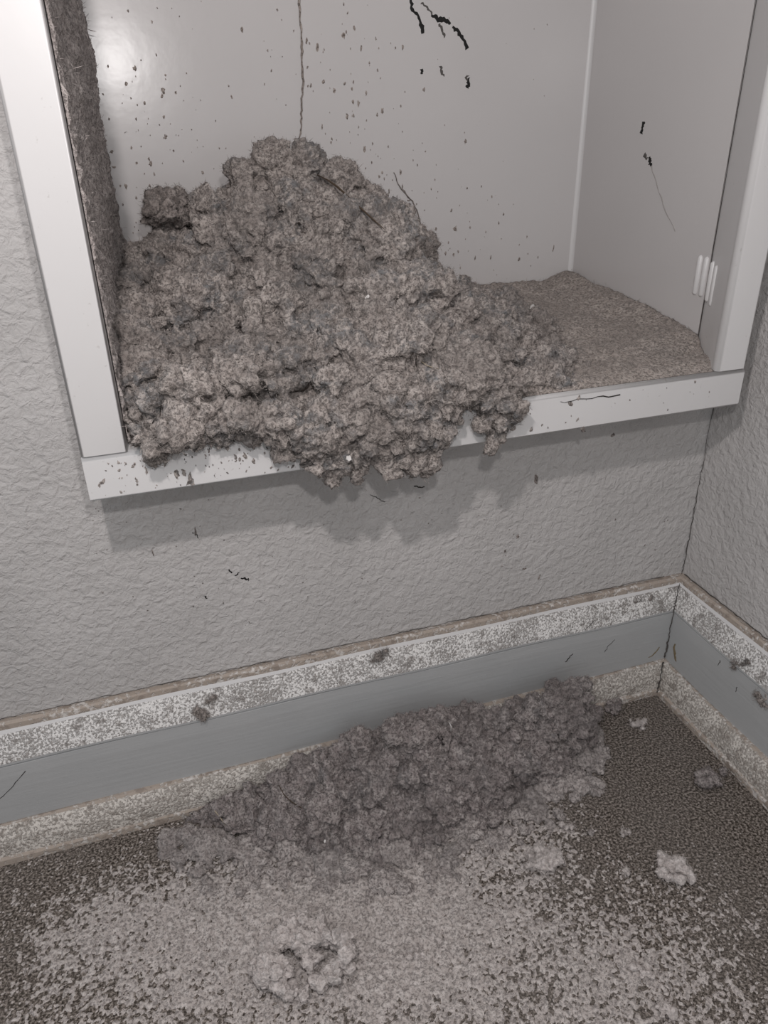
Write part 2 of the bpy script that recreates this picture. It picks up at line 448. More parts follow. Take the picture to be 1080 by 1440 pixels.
def fuzz_mesh(me, n, ln, wd, seed, keep=None, up=0.0):
    r = np.random.default_rng(seed)
    nv = len(me.vertices)
    co = np.empty(nv * 3, np.float32); me.vertices.foreach_get('co', co); co = co.reshape(-1, 3)
    no = np.empty(nv * 3, np.float32); me.vertices.foreach_get('normal', no); no = no.reshape(-1, 3)
    idx = r.integers(0, nv, n)
    if keep is not None: idx = idx[keep(co[idx], no[idx])]
    n = len(idx)
    b = co[idx] + r.normal(0, 0.0006, (n, 3)); dr = no[idx] * 0.35 + r.normal(0, 0.75, (n, 3)); dr[:, 2] += up
    dr /= np.linalg.norm(dr, axis=1)[:, None] + 1e-9
    side = np.cross(dr, r.normal(0, 1, (n, 3))); side /= np.linalg.norm(side, axis=1)[:, None] + 1e-9
    L = (ln * r.lognormal(0, 0.45, n))[:, None]
    bend = side * L * r.uniform(-0.4, 0.4, (n, 1))
    ww = wd * r.uniform(0.6, 1.4, (n, 1))
    s2 = np.cross(dr, side)
    V = np.stack([b - s2 * ww, b + s2 * ww, b + dr * L * 0.55 + bend * 0.3 + s2 * ww * 0.7, b + dr * L + bend], 1).reshape(-1, 3)
    i = np.arange(n)[:, None] * 4
    F = np.concatenate([i + [0, 1, 2], i + [0, 2, 3]])
    return mesh_from('fuzz', V, F)

def hfield(xs, ys, zf, zb):
    """closed solid under z=zf(X,Y), down to zb"""
    X, Y = np.meshgrid(xs, ys, indexing='ij'); Z = zf(X, Y); nx, ny = X.shape
    top = np.c_[X.ravel(), Y.ravel(), np.maximum(Z, zb + 0.0005).ravel()]; bot = np.c_[X.ravel(), Y.ravel(), np.full(X.size, zb)]
    g = np.arange(nx * ny).reshape(nx, ny); a, b, c, d = g[:-1, :-1].ravel(), g[1:, :-1].ravel(), g[1:, 1:].ravel(), g[:-1, 1:].ravel()
    F = np.concatenate([np.c_[a, b, c], np.c_[a, c, d]]); N = nx * ny
    Fb = F[:, ::-1] + N
    def wallf(l):
        p, q = l[:-1], l[1:]; return np.concatenate([np.c_[p, p + N, q + N], np.c_[p, q + N, q]])
    F = np.concatenate([F, Fb, wallf(g[:, 0][::-1]), wallf(g[:, -1]), wallf(g[0, :]), wallf(g[-1, :][::-1])])
    return np.concatenate([top, bot]), F

def clumps(zf, region, n, rr, seed, sink=0.3):
    """random rounded clumps seated on a height function"""
    r = np.random.default_rng(seed); out = []
    while len(out) < n:
        x, y = r.uniform(*region[0]), r.uniform(*region[1])
        z = float(zf(np.array([x]), np.array([y]))[0])
        if z < region[2]: continue
        q = rr * r.lognormal(0, 0.45)
        out.append((x, y, z + q * (0.45 - sink * r.uniform(0, 2)), q * r.uniform(0.8, 1.35), q * r.uniform(0.8, 1.3), q * r.uniform(0.65, 1.0)))
    return out

def lint_thing(name, me, mat, fuzzn, ln=0.003, wd=0.00016, seed=1, label=None, cat='lint', group=None, keep=None, fuzzmat=None, kind=None):
    o = link(name, me, mat, None, True)
    tag(o, label, cat, group, kind)
    if fuzzn:
        f = link('fuzz', fuzz_mesh(me, fuzzn, ln, wd, seed, keep), fuzzmat or mat, o); f['kind'] = 'stuff'
    return o

# --- large heap in the box: ridge line near the back, slope to the lip
rx = np.array([-0.452, -0.430, -0.405, -0.388, -0.365, -0.345, -0.3215, -0.2937, -0.268, -0.256, -0.2413, -0.222, -0.2068, -0.175, -0.144, -0.118, -0.095, -0.075])
rz = np.array([0.391, 0.391, 0.393, 0.408, 0.428, 0.439, 0.447, 0.444, 0.434, 0.424, 0.406, 0.380, 0.360, 0.345, 0.336, 0.328, 0.318, 0.308])
def heap_z(X, Y):
    zr = np.interp(X, rx, rz)
    yr = 0.105
    yf = np.interp(X, [-0.45, -0.215, -0.19, -0.14, -0.10, -0.075], [-0.062, -0.060, -0.050, -0.030, 0.03, 0.07])
    t = (yr - Y) / (yr - yf)
    zl = ZT + np.interp(X, [-0.45, -0.24, -0.2, -0.08], [0.020, 0.018, 0.008, -0.004])
    g = np.where(t > 0, 1 - np.clip(t, 0, 1.3) ** 1.25, 1 - 0.35 * (np.clip(-t, 0, 1)) ** 1.3)
    z = zl + (zr - zl) * g
    lump = fbm(np.c_[X.ravel(), Y.ravel(), 0 * X.ravel()] / 0.05, 5, 2).reshape(X.shape) - 0.5
    return z + lump * 0.030 * np.clip((zr - ZT) / 0.1, 0.2, 1)
sol = hfield(np.linspace(-0.447, -0.080, 90), np.linspace(-0.052, 0.188, 60), heap_z, ZT - 0.0005)
bl = clumps(heap_z, ((-0.440, -0.095), (-0.055, 0.16), ZT + 0.004), 620, 0.0062, 21)
bl += clumps(heap_z, ((-0.435, -0.22), (-0.05, 0.13), ZT + 0.02), 34, 0.015, 22, 0.55)
# part that rolls over the lip and hangs down the face of the rail: (px of photo, lowest px)
drape = [(204, 634), (218, 644), (232, 638), (248, 630), (266, 622), (285, 622), (303, 612), (322, 612), (342, 606), (362, 618), (381, 630), (398, 652), (412, 636), (428, 650),
         (440, 664), (456, 668), (472, 672), (488, 668), (504, 652), (520, 656), (536, 662), (552, 664), (568, 666), (584, 668), (600, 660), (616, 656), (630, 604), (648, 548), (662, 546),
         (684, 616), (694, 620), (708, 610), (722, 594)]
rr = random.Random(5)
for (px, py) in drape:
    yd = -0.068 if px < 640 else -0.066
    lo = at(px, py, 1, yd); x = lo[0]; zlo = lo[2]
    z = ZT + 0.012
    while z > zlo + 0.004:
        q = rr.uniform(0.0055, 0.0095); fr = (z - zlo) / max(ZT + 0.012 - zlo, 0.005)
        q *= 0.55 + 0.5 * min(fr * 1.6, 1)
        thick = 0.5 + 0.7 * min(fr * 1.5, 1)
        bl.append((x + rr.uniform(-0.003, 0.003), yd + rr.uniform(-0.004, 0.003) * thick, max(z, zlo + q), q, q * thick, q * rr.uniform(0.9, 1.3)))
        z -= q * 0.9
# fluffy swell just above the lip
for k in range(70):
    px = rr.uniform(222, 625); py = rr.uniform(520, 600); p = at(px, py, 1, rr.uniform(-0.066, -0.045)); q = rr.uniform(0.007, 0.013)
    bl.append((p[0], p[1], p[2], q, q * 0.9, q * 0.9))
for k in range(26):
    px = rr.uniform(640, 735); py = rr.uniform(500, 560); p = at(px, py, 1, rr.uniform(-0.058, -0.03)); q = rr.uniform(0.007, 0.012)
    bl.append((p[0], p[1], p[2], q, q * 0.9, q * 0.9))
# ragged drips along the lower edge
for k in range(90):
    i = rr.randrange(len(drape) - 1); t = rr.random(); px = drape[i][0] * (1 - t) + drape[i + 1][0] * t; py = min(drape[i][1], drape[i + 1][1]) + rr.uniform(-8, 8)
    if 636 < px < 676: continue
    p = at(px, py, 1, -0.066); q = rr.uniform(0.0016, 0.0032)
    bl.append((p[0], p[1], p[2], q, q, q * rr.uniform(1.4, 3.2)))
# broad shoulders of the heap
for (px, py, y, q) in [(385, 232, 0.11, 0.018), (425, 236, 0.11, 0.018), (478, 258, 0.10, 0.018), (345, 255, 0.105, 0.016), (520, 330, 0.085, 0.02), (300, 290, 0.10, 0.016), (430, 330, 0.06, 0.024), (360, 330, 0.06, 0.02), (570, 420, 0.04, 0.022), (480, 430, 0.02, 0.026)]:
    p = at(px, py, 1, y); bl.append((p[0], p[1], p[2], q, q, q * 0.85))
hm = lint_body(bl, [sol], 0.0010, 3, (0.0064, 0.0050, 0.0031), (0.0160, 0.0072, 0.0036), 0.009)
def keep_in_box(c):
    c[:, 1] = np.minimum(c[:, 1], D - 0.0004)
    i = c[:, 1] > 0; c[i, 0] = np.maximum(c[i, 0], BXL + 0.0003)
    i = (c[:, 2] < ZT - 0.0012) & (c[:, 1] > -P_ - 0.0003)
    b_ = i & (c[:, 1] > -0.040); c[b_, 2] = ZT - 0.0012
    return c
clamp_mesh(hm, keep_in_box)
heap = lint_thing('lint_heap', hm, LINT, 300000, 0.0016, 0.00013, 8, 'large heap of fluffy grey lint filling the wall box and spilling over its lip')

# --- small clumps: many little blobs scattered in a plane, ragged
def small_clump(name, c, size, seed, mat, label, flat=0.7, n=14, voxel=0.0009, fuzz=4000, group=None, amp=1.0, axis=None, stretch=1.0, nrm=None):
    r = random.Random(seed); b = []
    N3 = Vector(nrm).normalized() if nrm else Vector((0, 0, 1))
    A = Vector((axis[0], axis[1], 0)) if axis else Vector((1, 0, 0))
    A = A - N3 * A.dot(N3)
    A = A.normalized() if A.length > 0.1 else N3.orthogonal().normalized()
    Bv = N3.cross(A)
    for k in range(int(n * 1.8)):
        a = r.uniform(0, 6.28); q = size * r.uniform(0.13, 0.36); ds = size * r.uniform(0.0, 0.85) ** 0.8
        o = A * math.cos(a) * ds * stretch + Bv * math.sin(a) * ds / (stretch ** 0.5) + N3 * size * flat * r.uniform(-0.2, 0.7) * (1 - 0.5 * abs(ds / size))
        b.append((c[0] + o.x, c[1] + o.y, c[2] + o.z, q, q, q))
    me = lint_body(b, [], voxel, seed, (0.0034 * amp, 0.0030 * amp, 0.0028 * amp), (0.011, 0.0055, 0.0032))
    return lint_thing(name, me, mat, fuzz, 0.0017, 0.00011, seed, label, 'lint', group)
def built_clump(name, pts, seed, mat, label, fuzz, group=None):
    """clump built up from pieces: (px, py of its foot on the floor, height, radius)"""
    r = random.Random(seed); b = []
    for (px, py, hgt, rad) in pts:
        for k in range(7):
            p = at(px + r.uniform(-7, 7), py + r.uniform(-6, 6), 2, hgt * r.uniform(0.5, 1.0)); q = rad * r.uniform(0.5, 1.0)
            b.append((p[0], p[1], p[2], q, q, q * 0.8))
        p = at(px, py, 2, 0.001); b.append((p[0], p[1], p[2], rad, rad, rad * 0.7))
    me = lint_body(b, [], 0.0009, seed, (0.0036, 0.0028, 0.0028), (0.012, 0.0060, 0.0032))
    return lint_thing(name, me, mat, fuzz, 0.0017, 0.00011, seed, label, 'lint', group)
p = at(236, 302, 1, 0.118)
small_clump('lint_clump', p, 0.0205, 31, LINT_W, 'dark rounded lint clump perched at the upper left of the large heap', 1.0, 26, 0.0011, 7000)

# --- felted layer of lint on the box floor at the right
def pelt_z(X, Y):
    h = 0.004 + 0.010 * sstep(-0.045, 0.13, Y) + 0.006 * sstep(-0.06, -0.03, X) * sstep(-0.03, 0.06, Y) + 0.004 * sstep(0.14, 0.19, Y)
    h = h * sstep(-0.0600, -0.046, Y) + 0.0005
    n = fbm(np.c_[X.ravel(), Y.ravel(), 0 * X.ravel()] / 0.022, 8, 4).reshape(X.shape) - 0.5
    return ZT + h + n * 0.007 * sstep(-0.058, -0.02, Y)
xr_lim = lambda Y: np.where(Y < 0, BXR + (XRI - BXR) * (Y / pf) - 0.0008, BXR - 0.0005)
ny, nx = 200, 140
ys = np.linspace(-0.0575, D - 0.0006, ny); U = np.linspace(0, 1, nx)
Yg, Ug = np.meshgrid(ys, U, indexing='ij'); Xg = -0.24 + Ug * (xr_lim(Yg) + 0.24)
Zg = pelt_z(Xg, Yg)
Pf = np.c_[Xg.ravel(), Yg.ravel(), Zg.ravel()]
Pf[:, 2] += (0.0016 * (0.5 - worley(Pf / 0.006, 91)) + 0.0012 * (vnoise(Pf / 0.0024, 92) - 0.5)) * sstep(-0.058, -0.045, Pf[:, 1])
g = np.arange(ny * nx).reshape(ny, nx); a, b, c, d_ = g[:-1, :-1].ravel(), g[:-1, 1:].ravel(), g[1:, 1:].ravel(), g[1:, :-1].ravel()
# skirt down to the floor panel makes it a body with thickness
top_n = len(Pf); Pb = Pf.copy(); Pb[:, 2] = ZT + 0.0002
Fq = np.concatenate([np.c_[a, b, c, d_], np.c_[d_, c, b, a] + top_n] + [np.c_[l[:-1], l[:-1] + top_n, l[1:] + top_n, l[1:]] for l in (g[0, :], g[:, -1], g[-1, ::-1], g[::-1, 0])])
lint_thing('lint_layer', mesh_from('lint_layer', np.concatenate([Pf, Pb]), Fq), LINT_P, 22000, 0.0018, 0.00012, 12,
           'flat felted tan lint layer on the box floor right of the heap', keep=lambda c_, n_: n_[:, 2] > 0.2)

# --- lint coat on the left inner side
ny, nz = 200, 330
ys = np.linspace(-0.050, D - 0.0005, ny); zs = np.linspace(ZT + 0.002, ZTOP - 0.02, nz)
Yg, Zg = np.meshgrid(ys, zs, indexing='ij')
Pq = np.c_[0 * Yg.ravel(), Yg.ravel(), Zg.ravel()]
th = 0.0015 + 0.0035 * sstep(-0.05, 0.03, Pq[:, 1]) + 0.0105 * sstep(0.05, 0.19, Pq[:, 1]) + 0.010 * (fbm(Pq / 0.02, 14, 4) - 0.5) * sstep(-0.05, 0.0, Pq[:, 1]) + 0.0030 * (0.5 - worley(Pq / 0.006, 15)) + 0.0015 * (vnoise(Pq / 0.0022, 16) - 0.5)
Pq[:, 0] = BXL + np.maximum(th, 0.0004)
g = np.arange(ny * nz).reshape(ny, nz); a, b, c, d_ = g[:-1, :-1].ravel(), g[1:, :-1].ravel(), g[1:, 1:].ravel(), g[:-1, 1:].ravel()
Pb = Pq.copy(); Pb[:, 0] = BXL + 0.0002; N_ = len(Pq)
Fq = np.concatenate([np.c_[a, b, c, d_], np.c_[d_, c, b, a] + N_] + [np.c_[l[:-1], l[:-1] + N_, l[1:] + N_, l[1:]] for l in (g[0, ::-1], g[:, 0], g[-1, :], g[::-1, -1])])
lint_thing('lint_coat', mesh_from('lint_coat', np.concatenate([Pq, Pb]), Fq), LINT_C, 26000, 0.0020, 0.00012, 13,
           'dark dusty lint coat clinging to the left inner side of the box', keep=lambda c_, n_: n_[:, 0] > 0.2)

# --- heap on the floor against the baseboard
fx = np.array([-0.475, -0.455, -0.42, -0.39, -0.36, -0.335, -0.31, -0.285, -0.26, -0.235, -0.21, -0.185, -0.16, -0.140, -0.125, -0.112])
fh = np.array([0.000, 0.006, 0.018, 0.024, 0.033, 0.041, 0.047, 0.053, 0.058, 0.052, 0.044, 0.042, 0.046, 0.052, 0.042, 0.000])
def fheap_z(X, Y):
    h = np.interp(X, fx, fh)
    yr = np.interp(X, [-0.47, -0.36, -0.26, -0.16, -0.11], [-0.034, -0.036, -0.046, -0.048, -0.050])
    yf = np.interp(X, [-0.475, -0.44, -0.395, -0.33, -0.25, -0.19, -0.145, -0.11], [-0.05, -0.075, -0.105, -0.135, -0.125, -0.108, -0.092, -0.06])
    t = (yr - Y) / (yr - yf)
    g_ = np.where(t > 0, (1 - np.clip(t, 0, 1)) ** 1.15, 1 - 0.5 * np.clip((Y - yr) / 0.03, 0, 1))
    n = fbm(np.c_[X.ravel(), Y.ravel(), 0 * X.ravel()] / 0.03, 25, 3).reshape(X.shape) - 0.5
    z = h * g_ + n * 0.016 * sstep(0, 0.02, h) * sstep(1.1, 0.8, t)
    return z - 0.001 - 0.011 * (1 - sstep(0.0, 0.010, z))
sol = hfield(np.linspace(-0.48, -0.108, 100), np.linspace(-0.142, -0.026, 40), fheap_z, -0.016)
bl = clumps(fheap_z, ((-0.45, -0.115), (-0.13, -0.032), 0.006), 520, 0.0046, 41, 0.35)
bl += clumps(fheap_z, ((-0.36, -0.125), (-0.09, -0.035), 0.02), 40, 0.0095, 42, 0.5)
for (px, py, y, q) in [(800, 1000, -0.055, 0.013), (780, 1018, -0.055, 0.012), (812, 1035, -0.058, 0.012), (790, 1060, -0.068, 0.012), (620, 1018, -0.048, 0.013), (560, 1030, -0.045, 0.013), (505, 1045, -0.043, 0.012), (690, 1020, -0.045, 0.012), (735, 1018, -0.048, 0.012), (765, 1085, -0.085, 0.011), (735, 1075, -0.085, 0.012)]:
    p = at(px, py, 1, y); bl.append((p[0], p[1], p[2], q, q, q * 0.9))
fm = lint_body(bl, [sol], 0.0010, 43, (0.0054, 0.0044, 0.0028), (0.0140, 0.0066, 0.0034), 0.007)
def keep_on_floor(c):
    c[:, 2] = np.maximum(c[:, 2], -0.018)
    c[:, 1] = np.minimum(c[:, 1], np.where(c[:, 2] < 0.0295, -0.0288, -0.0160)); return c
clamp_mesh(fm, keep_on_floor)
lint_thing('lint_heap', fm, LINT_F, 190000, 0.0016, 0.00013, 44, 'long mauve-grey lint heap on the floor against the baseboard')

# --- crumbled fringe in front of the floor heap
rr = random.Random(88); bl = []
for k in range(520):
    x = rr.uniform(-0.475, -0.115)
    yf = float(np.interp(x, [-0.475, -0.44, -0.395, -0.33, -0.25, -0.19, -0.145, -0.11], [-0.042, -0.060, -0.085, -0.112, -0.108, -0.092, -0.078, -0.055]))
    y = min(yf + 0.008 - abs(rr.gauss(0, 0.021)), -0.032); q = 0.0034 * rr.lognormvariate(0, 0.4)
    bl.append((x, y, q * rr.uniform(-0.1, 0.6), q * rr.uniform(0.9, 1.6), q * rr.uniform(0.9, 1.5), q * 0.8))
cm = lint_body(bl, [], 0.0010, 89, (0.0012, 0.0018, 0.0018), (0.009, 0.005, 0.0030))
lint_thing('lint_crumbs', cm, LINT_C, 26000, 0.0016, 0.00012, 90, 'crumbled fringe of small lint bits in front of the floor heap', 'lint crumbs', kind='stuff')

# --- film of lint dust over the floor (rises above the floor only where dust lies)
gx = np.linspace(-0.62, -0.031, 740); gy = np.linspace(-0.34, -0.030, 390)
X, Y = np.meshgrid(gx, gy, indexing='ij'); Q = np.c_[X.ravel(), Y.ravel(), 0 * X.ravel()]
xx, yy = Q[:, 0], Q[:, 1]
cov = 0.33 + 0.36 * np.exp(-(((xx + 0.345) / 0.105) ** 2 + ((yy + 0.155) / 0.075) ** 2)) + 0.16 * np.exp(-(((xx + 0.50) / 0.09) ** 2 + ((yy + 0.12) / 0.06) ** 2)) + 0.16 * np.exp(-(((xx + 0.20) / 0.10) ** 2 + ((yy + 0.24) / 0.05) ** 2))
cov += 0.10 * np.exp(-(((xx + 0.30) / 0.16) ** 2 + ((yy + 0.115) / 0.028) ** 2))
cov -= 0.16 * sstep(-0.20, -0.09, xx) * sstep(-0.26, -0.13, yy)
cov += 0.10 * (fbm(Q / 0.05, 51, 3) - 0.5) * 2
nz_ = 0.35 * (1 - worley(Q / 0.0023, 52)) + 0.65 * fbm(Q / 0.0025, 53, 3, 0.7) + 0.02
h = (nz_ - (1 - cov) * 1.02 + 0.10)
Q[:, 2] = np.where(h > 0, 0.0050 * h * (0.4 + cov), 0.004 * h) - 0.0002
nx_, ny_ = X.shape; g = np.arange(nx_ * ny_).reshape(nx_, ny_)
a, b, c, d_ = g[:-1, :-1].ravel(), g[1:, :-1].ravel(), g[1:, 1:].ravel(), g[:-1, 1:].ravel()
Fq = np.c_[a, b, c, d_]; Fq = Fq[(Q[Fq, 2] > -0.0004).any(1)]
used = np.unique(Fq); mp = np.zeros(len(Q), int); mp[used] = np.arange(len(used))
lint_thing('lint_dust', mesh_from('lint_dust', Q[used], mp[Fq]), DUST, 70000, 0.0015, 0.00011, 54,
           'speckled film of pale lint dust spread over the dark floor', 'lint dust', keep=lambda c_, n_: c_[:, 2] > 0.0002, kind='stuff')

# --- loose clumps on the floor
def floor_clump(px, py, size, seed, label, mat=LINT_L, flat=0.35, n=14, axis=None, stretch=1.0, fuzz=1500, lift=0.35, vox=0.0008, cat='lint'):
    p = at(px, py, 2, size * lift)
    return small_clump('lint_clump', p, size, seed, mat, label, flat, n, vox, fuzz, 'loose lint clumps on the floor', 0.6, axis, stretch)
built_clump('lint_clump', [(410, 1298, 0.0160, .006), (425, 1292, 0.0192, .006), (440, 1300, 0.0176, .006), (400, 1318, 0.0160, .007), (425, 1322, 0.0176, .007), (452, 1318, 0.0176, .007), (478, 1322, 0.0192, .006), (488, 1338, 0.0176, .006), (482, 1356, 0.0144, .005), (466, 1370, 0.0128, .005), (450, 1382, 0.0096, .005), (380, 1330, 0.0112, .006), (440, 1350, 0.0112, .006)], 61, LINT_L, 'large pale crumbled lint clump on the dusty floor in the foreground', 6000, 'loose lint clumps on the floor')
built_clump('lint_clump', [(362, 1358, 0.0176, .005), (378, 1352, 0.0208, .006), (395, 1362, 0.0192, .006), (372, 1376, 0.0176, .006), (392, 1384, 0.0144, .006), (408, 1394, 0.0112, .005), (425, 1398, 0.0080, .004)], 62, LINT_L, 'pale ragged lint flake at the lower left of the crumbled foreground clump', 3000, 'loose lint clumps on the floor')
floor_clump(770, 1214, 0.013, 63, 'pale lint tuft lying just in front of the floor heap, right end', LINT_L, 0.4, 16, (1, 0), 1.1, 1600)
floor_clump(942, 1222, 0.0125, 64, 'pale elongated lint tuft alone on bare dark floor', LINT_L, 0.45, 16, (0.75, -0.65), 1.3, 1500)
floor_clump(1000, 1095, 0.012, 65, 'grey lint tuft on the floor beside the right shoe molding', LINT_F, 0.35, 14, (1, 0.2), 1.2, 1500)
floor_clump(862, 996, 0.009, 66, 'thin grey lint wisp on the floor along the back shoe molding', LINT_F, 0.35, 12, (1, 0.1), 1.6, 1200)
floor_clump(897, 1017, 0.007, 67, 'small pale lint scrap on the floor near the room corner', LINT_L, 0.3, 8, (1, -0.3), 1.3, 600)
floor_clump(797, 1160, 0.0055, 68, 'small chip-like pale lint scrap right of the floor heap', LINT_L, 0.4, 7, (1, -0.5), 1.2, 400)
floor_clump(847, 1104, 0.005, 69, 'tiny grey lint ball on dark floor right of the floor heap', LINT_L, 0.5, 6, None, 1, 400)
floor_clump(746, 1213, 0.007, 70, 'small lint puff at the left of the pale tuft by the heap', LINT_L, 0.35, 8, None, 1, 500)
floor_clump(585, 1342, 0.006, 71, 'small pale lint puff on dust right of the crumbled foreground clump', LINT_L, 0.4, 7, None, 1, 500)
floor_clump(901, 1365, 0.006, 72, 'narrow pale lint strand on the floor near the lower right', LINT_L, 0.3, 8, (0.4, -0.9), 1.6, 400)
floor_clump(936, 1421, 0.008, 73, 'small lint puff at the bottom right edge of the floor', LINT_L, 0.35, 9, None, 1, 500)
floor_clump(880, 1172, 0.004, 74, 'tiny pale lint crumb left of the elongated tuft', LINT_L, 0.4, 6, None, 1, 250)
floor_clump(878, 1226, 0.004, 75, 'tiny lint crumb between the two pale tufts', LINT_L, 0.4, 6, None, 1, 250)

# --- twigs and stalk in the heap
def tube(name, pts, rad, mat, label=None, cat=None, parent=None, seg=7, bumps=0.0):
    r = random.Random(len(pts)); V = []; F = []
    for i, p in enumerate(pts):
        p = Vector(p); t = (Vector(pts[min(i + 1, len(pts) - 1)]) - Vector(pts[max(i - 1, 0)])).normalized()
        u = t.orthogonal().normalized(); v = t.cross(u); rd = rad[i] if isinstance(rad, (list, tuple)) else rad
        rd *= 1 + r.uniform(-bumps, bumps)
        for k in range(seg): V.append(p + (u * math.cos(6.283 * k / seg) + v * math.sin(6.283 * k / seg)) * rd)
    for i in range(len(pts) - 1):
        for k in range(seg): F.append((i * seg + k, i * seg + (k + 1) % seg, (i + 1) * seg + (k + 1) % seg, (i + 1) * seg + k))
    F += [tuple(range(seg))[::-1], tuple(range(len(V) - seg, len(V)))]
    o = link(name, mesh_from(name, V, F), mat, parent, True)
    if label: tag(o, label, cat)
    return o
from mathutils.bvhtree import BVHTree
def bvh(me):
    return BVHTree.FromPolygons([v.co for v in me.vertices], [tuple(p.vertices) for p in me.polygons])
HB, FB = bvh(hm), bvh(fm)
def on(tree, px, py, lift, ax=1, v=0.05):
    """point of a lint surface in the direction of a spot of the photograph, raised a little"""
    d = Vector((px - 540) / FPX * RT - (py - 720) / FPX * UP + fw).normalized()
    hit = tree.ray_cast(Vector(CAM), d)
    return hit[0] - d * lift if hit[0] is not None else Vector(at(px, py, ax, v))
def smooth_path(P, k=2):
    P = [Vector(p) for p in P]
    for _ in range(k): P = [P[0]] + [(P[i - 1] + P[i] * 2 + P[i + 1]) / 4 for i in range(1, len(P) - 1)] + [P[-1]]
    return P
tw = smooth_path([on(HB, px, py, 0.0065) for px, py in ((446, 246), (460, 250), (474, 260), (490, 277), (512, 298), (530, 313), (540, 322))])
tube('twig', tw, [0.0004, 0.0006, 0.0007, 0.0007, 0.0006, 0.0005, 0.0003], TWIG, 'thin brown twig lying on the upper right slope of the heap', 'twig', None, 7, 0.3)
sk = empty('dry_stalk', tuple(at(556, 308, 1, 0.075))); tag(sk, 'short forked dry stalk sticking up from the heap against the back panel', 'stalk')
for a_ in ([(552, 310), (562, 300), (567, 292), (570, 284)], [(555, 309), (566, 304), (571, 297)], [(558, 309), (568, 306), (572, 305)]):
    o = tube('stem', [at(q[0], q[1], 1, 0.075) for q in a_], [0.0007, 0.0006, 0.0005, 0.0002][:len(a_)], TWIG2); o.parent = sk; o.matrix_parent_inverse = Matrix.Translation(-sk.location)

# --- white chips in the lint
def chip(px, py, tree, v, s, label, rot=0):
    p = np.array(on(tree, px, py, 0.0008)); n = 7; r = random.Random(int(px)); V = []
    nrm = Vector(CAM - p).normalized(); u = nrm.orthogonal().normalized(); w_ = nrm.cross(u)
    for sgn in (0, 1):
        for k in range(n):
            a = 6.283 * k / n + rot; q = s * r.uniform(0.6, 1.2); V.append(Vector(p) + (u * math.cos(a) + w_ * math.sin(a) * 0.7) * q + nrm * sgn * 0.0008)
    F = [tuple(range(n))[::-1], tuple(range(n, 2 * n))] + [(k, (k + 1) % n, n + (k + 1) % n, n + k) for k in range(n)]
    o = link('paper_chip', mesh_from('paper_chip', V, F), CHIP); tag(o, label, 'paper chip')
chip(748, 431, HB, 0.035, 0.0024, 'small white chip stuck in lint at the right end of the heap')
chip(517, 418, HB, 0.030, 0.0018, 'tiny white chip in lint near the middle of the heap')

chip(490, 645, HB, 0.03, 0.0024, 'small white chip in the lint hanging over the bottom rail')
chip(457, 1073 + 110, FB, 0.03, 0.0013, 'tiny white chip in the front of the floor heap')
# stray hairs and straws
def hair(tree, pts, rad, mat, label, cat='hair', lift=0.0022):
    P = smooth_path([on(tree, a, b, lift, 2, 0.004) for a, b in pts], 1)
    tube('stray_' + cat, P, rad, mat, label, cat, None, 5)
STRAW = mat_plain('pale_straw', (0.45, 0.38, 0.29), 0.7)
hair(HB, [(592, 508), (600, 514), (608, 518), (617, 518)], 0.00028, STRAW, 'fine curved pale hair lying on the right half of the large heap')
hair(FB, [(392, 1104), (398, 1118), (408, 1128), (424, 1136)], 0.00035, TWIG, 'thin dark bent hair on the left part of the floor heap')
hair(FB, [(302, 1140), (310, 1150), (317, 1160)], 0.00045, STRAW, 'short pale straw on the left end of the floor heap', 'straw')
hair(FB, [(632, 1016), (636, 1022), (634, 1028)], 0.00035, CHIP, 'tiny white curled thread on top of the floor heap', 'thread')
# ------------------------------------------------------------------ specks, scuffs and cracks
def specks(name, items, nrm, mat, label, cat='lint specks', parent=None, seed=1, thick=0.0006, jag=0.5):
    """small low lint flecks (centre, half-width, half-length) sitting on a flat surface; one joined body"""
    r = np.random.default_rng(seed); nrm = np.array(nrm, float); nrm /= np.linalg.norm(nrm)
    up = np.array([0, 0, 1.0]) if abs(nrm[2]) < 0.9 else np.array([0, 1.0, 0]); up = up - nrm * (up @ nrm); up /= np.linalg.norm(up); sd = np.cross(up, nrm)
    V = []; F = []
    for (c, hw, hl, tilt) in items:
        n = 9; b0 = len(V); ca, sa = math.cos(tilt), math.sin(tilt)
        A = up * ca + sd * sa; B = sd * ca - up * sa
        for ring, (k, hgt) in enumerate(((1.0, 0.0), (0.6, 0.8))):
            for q in range(n):
                a = 2 * math.pi * q / n; j = r.uniform(1 - jag, 1 + jag * 0.6)
                V.append(c + (A * math.cos(a) * hl + B * math.sin(a) * hw) * k * j + nrm * (thick * hgt - 0.00005))
        V.append(c + nrm * thick)
        for q in range(n):
            q2 = (q + 1) % n; F.append((b0 + q, b0 + q2, b0 + n + q2, b0 + n + q)); F.append((b0 + n + q, b0 + n + q2, b0 + 2 * n))
    o = link(name, mesh_from(name, V, F), mat, None, True)
    if parent is not None: o.parent = parent; o.matrix_parent_inverse = Matrix.Translation(-BOX.location) if parent is BOX else Matrix.Identity(4)
    if label: tag(o, label, cat)
    o['kind'] = 'stuff'
    return o
r = np.random.default_rng(77)
it = []
def cloud(n, cx, cy, sx, sy, ax, v, w0, l0, tilt=0.15):
    for _ in range(n):
        px, py = r.normal(cx, sx), r.normal(cy, sy)
        c = at(px, py, ax, v); q = 0.72 * r.lognormal(0, 0.5)
        it.append((c, w0 * q, l0 * q, r.normal(0, tilt)))
cloud(90, 210, 190, 45, 110, 1, D, 0.0007, 0.0010)
cloud(60, 480, 110, 55, 70, 1, D, 0.0006, 0.0012)
cloud(45, 530, 220, 45, 55, 1, D, 0.0008, 0.0015)
cloud(70, 640, 330, 70, 50, 1, D, 0.0007, 0.0013)
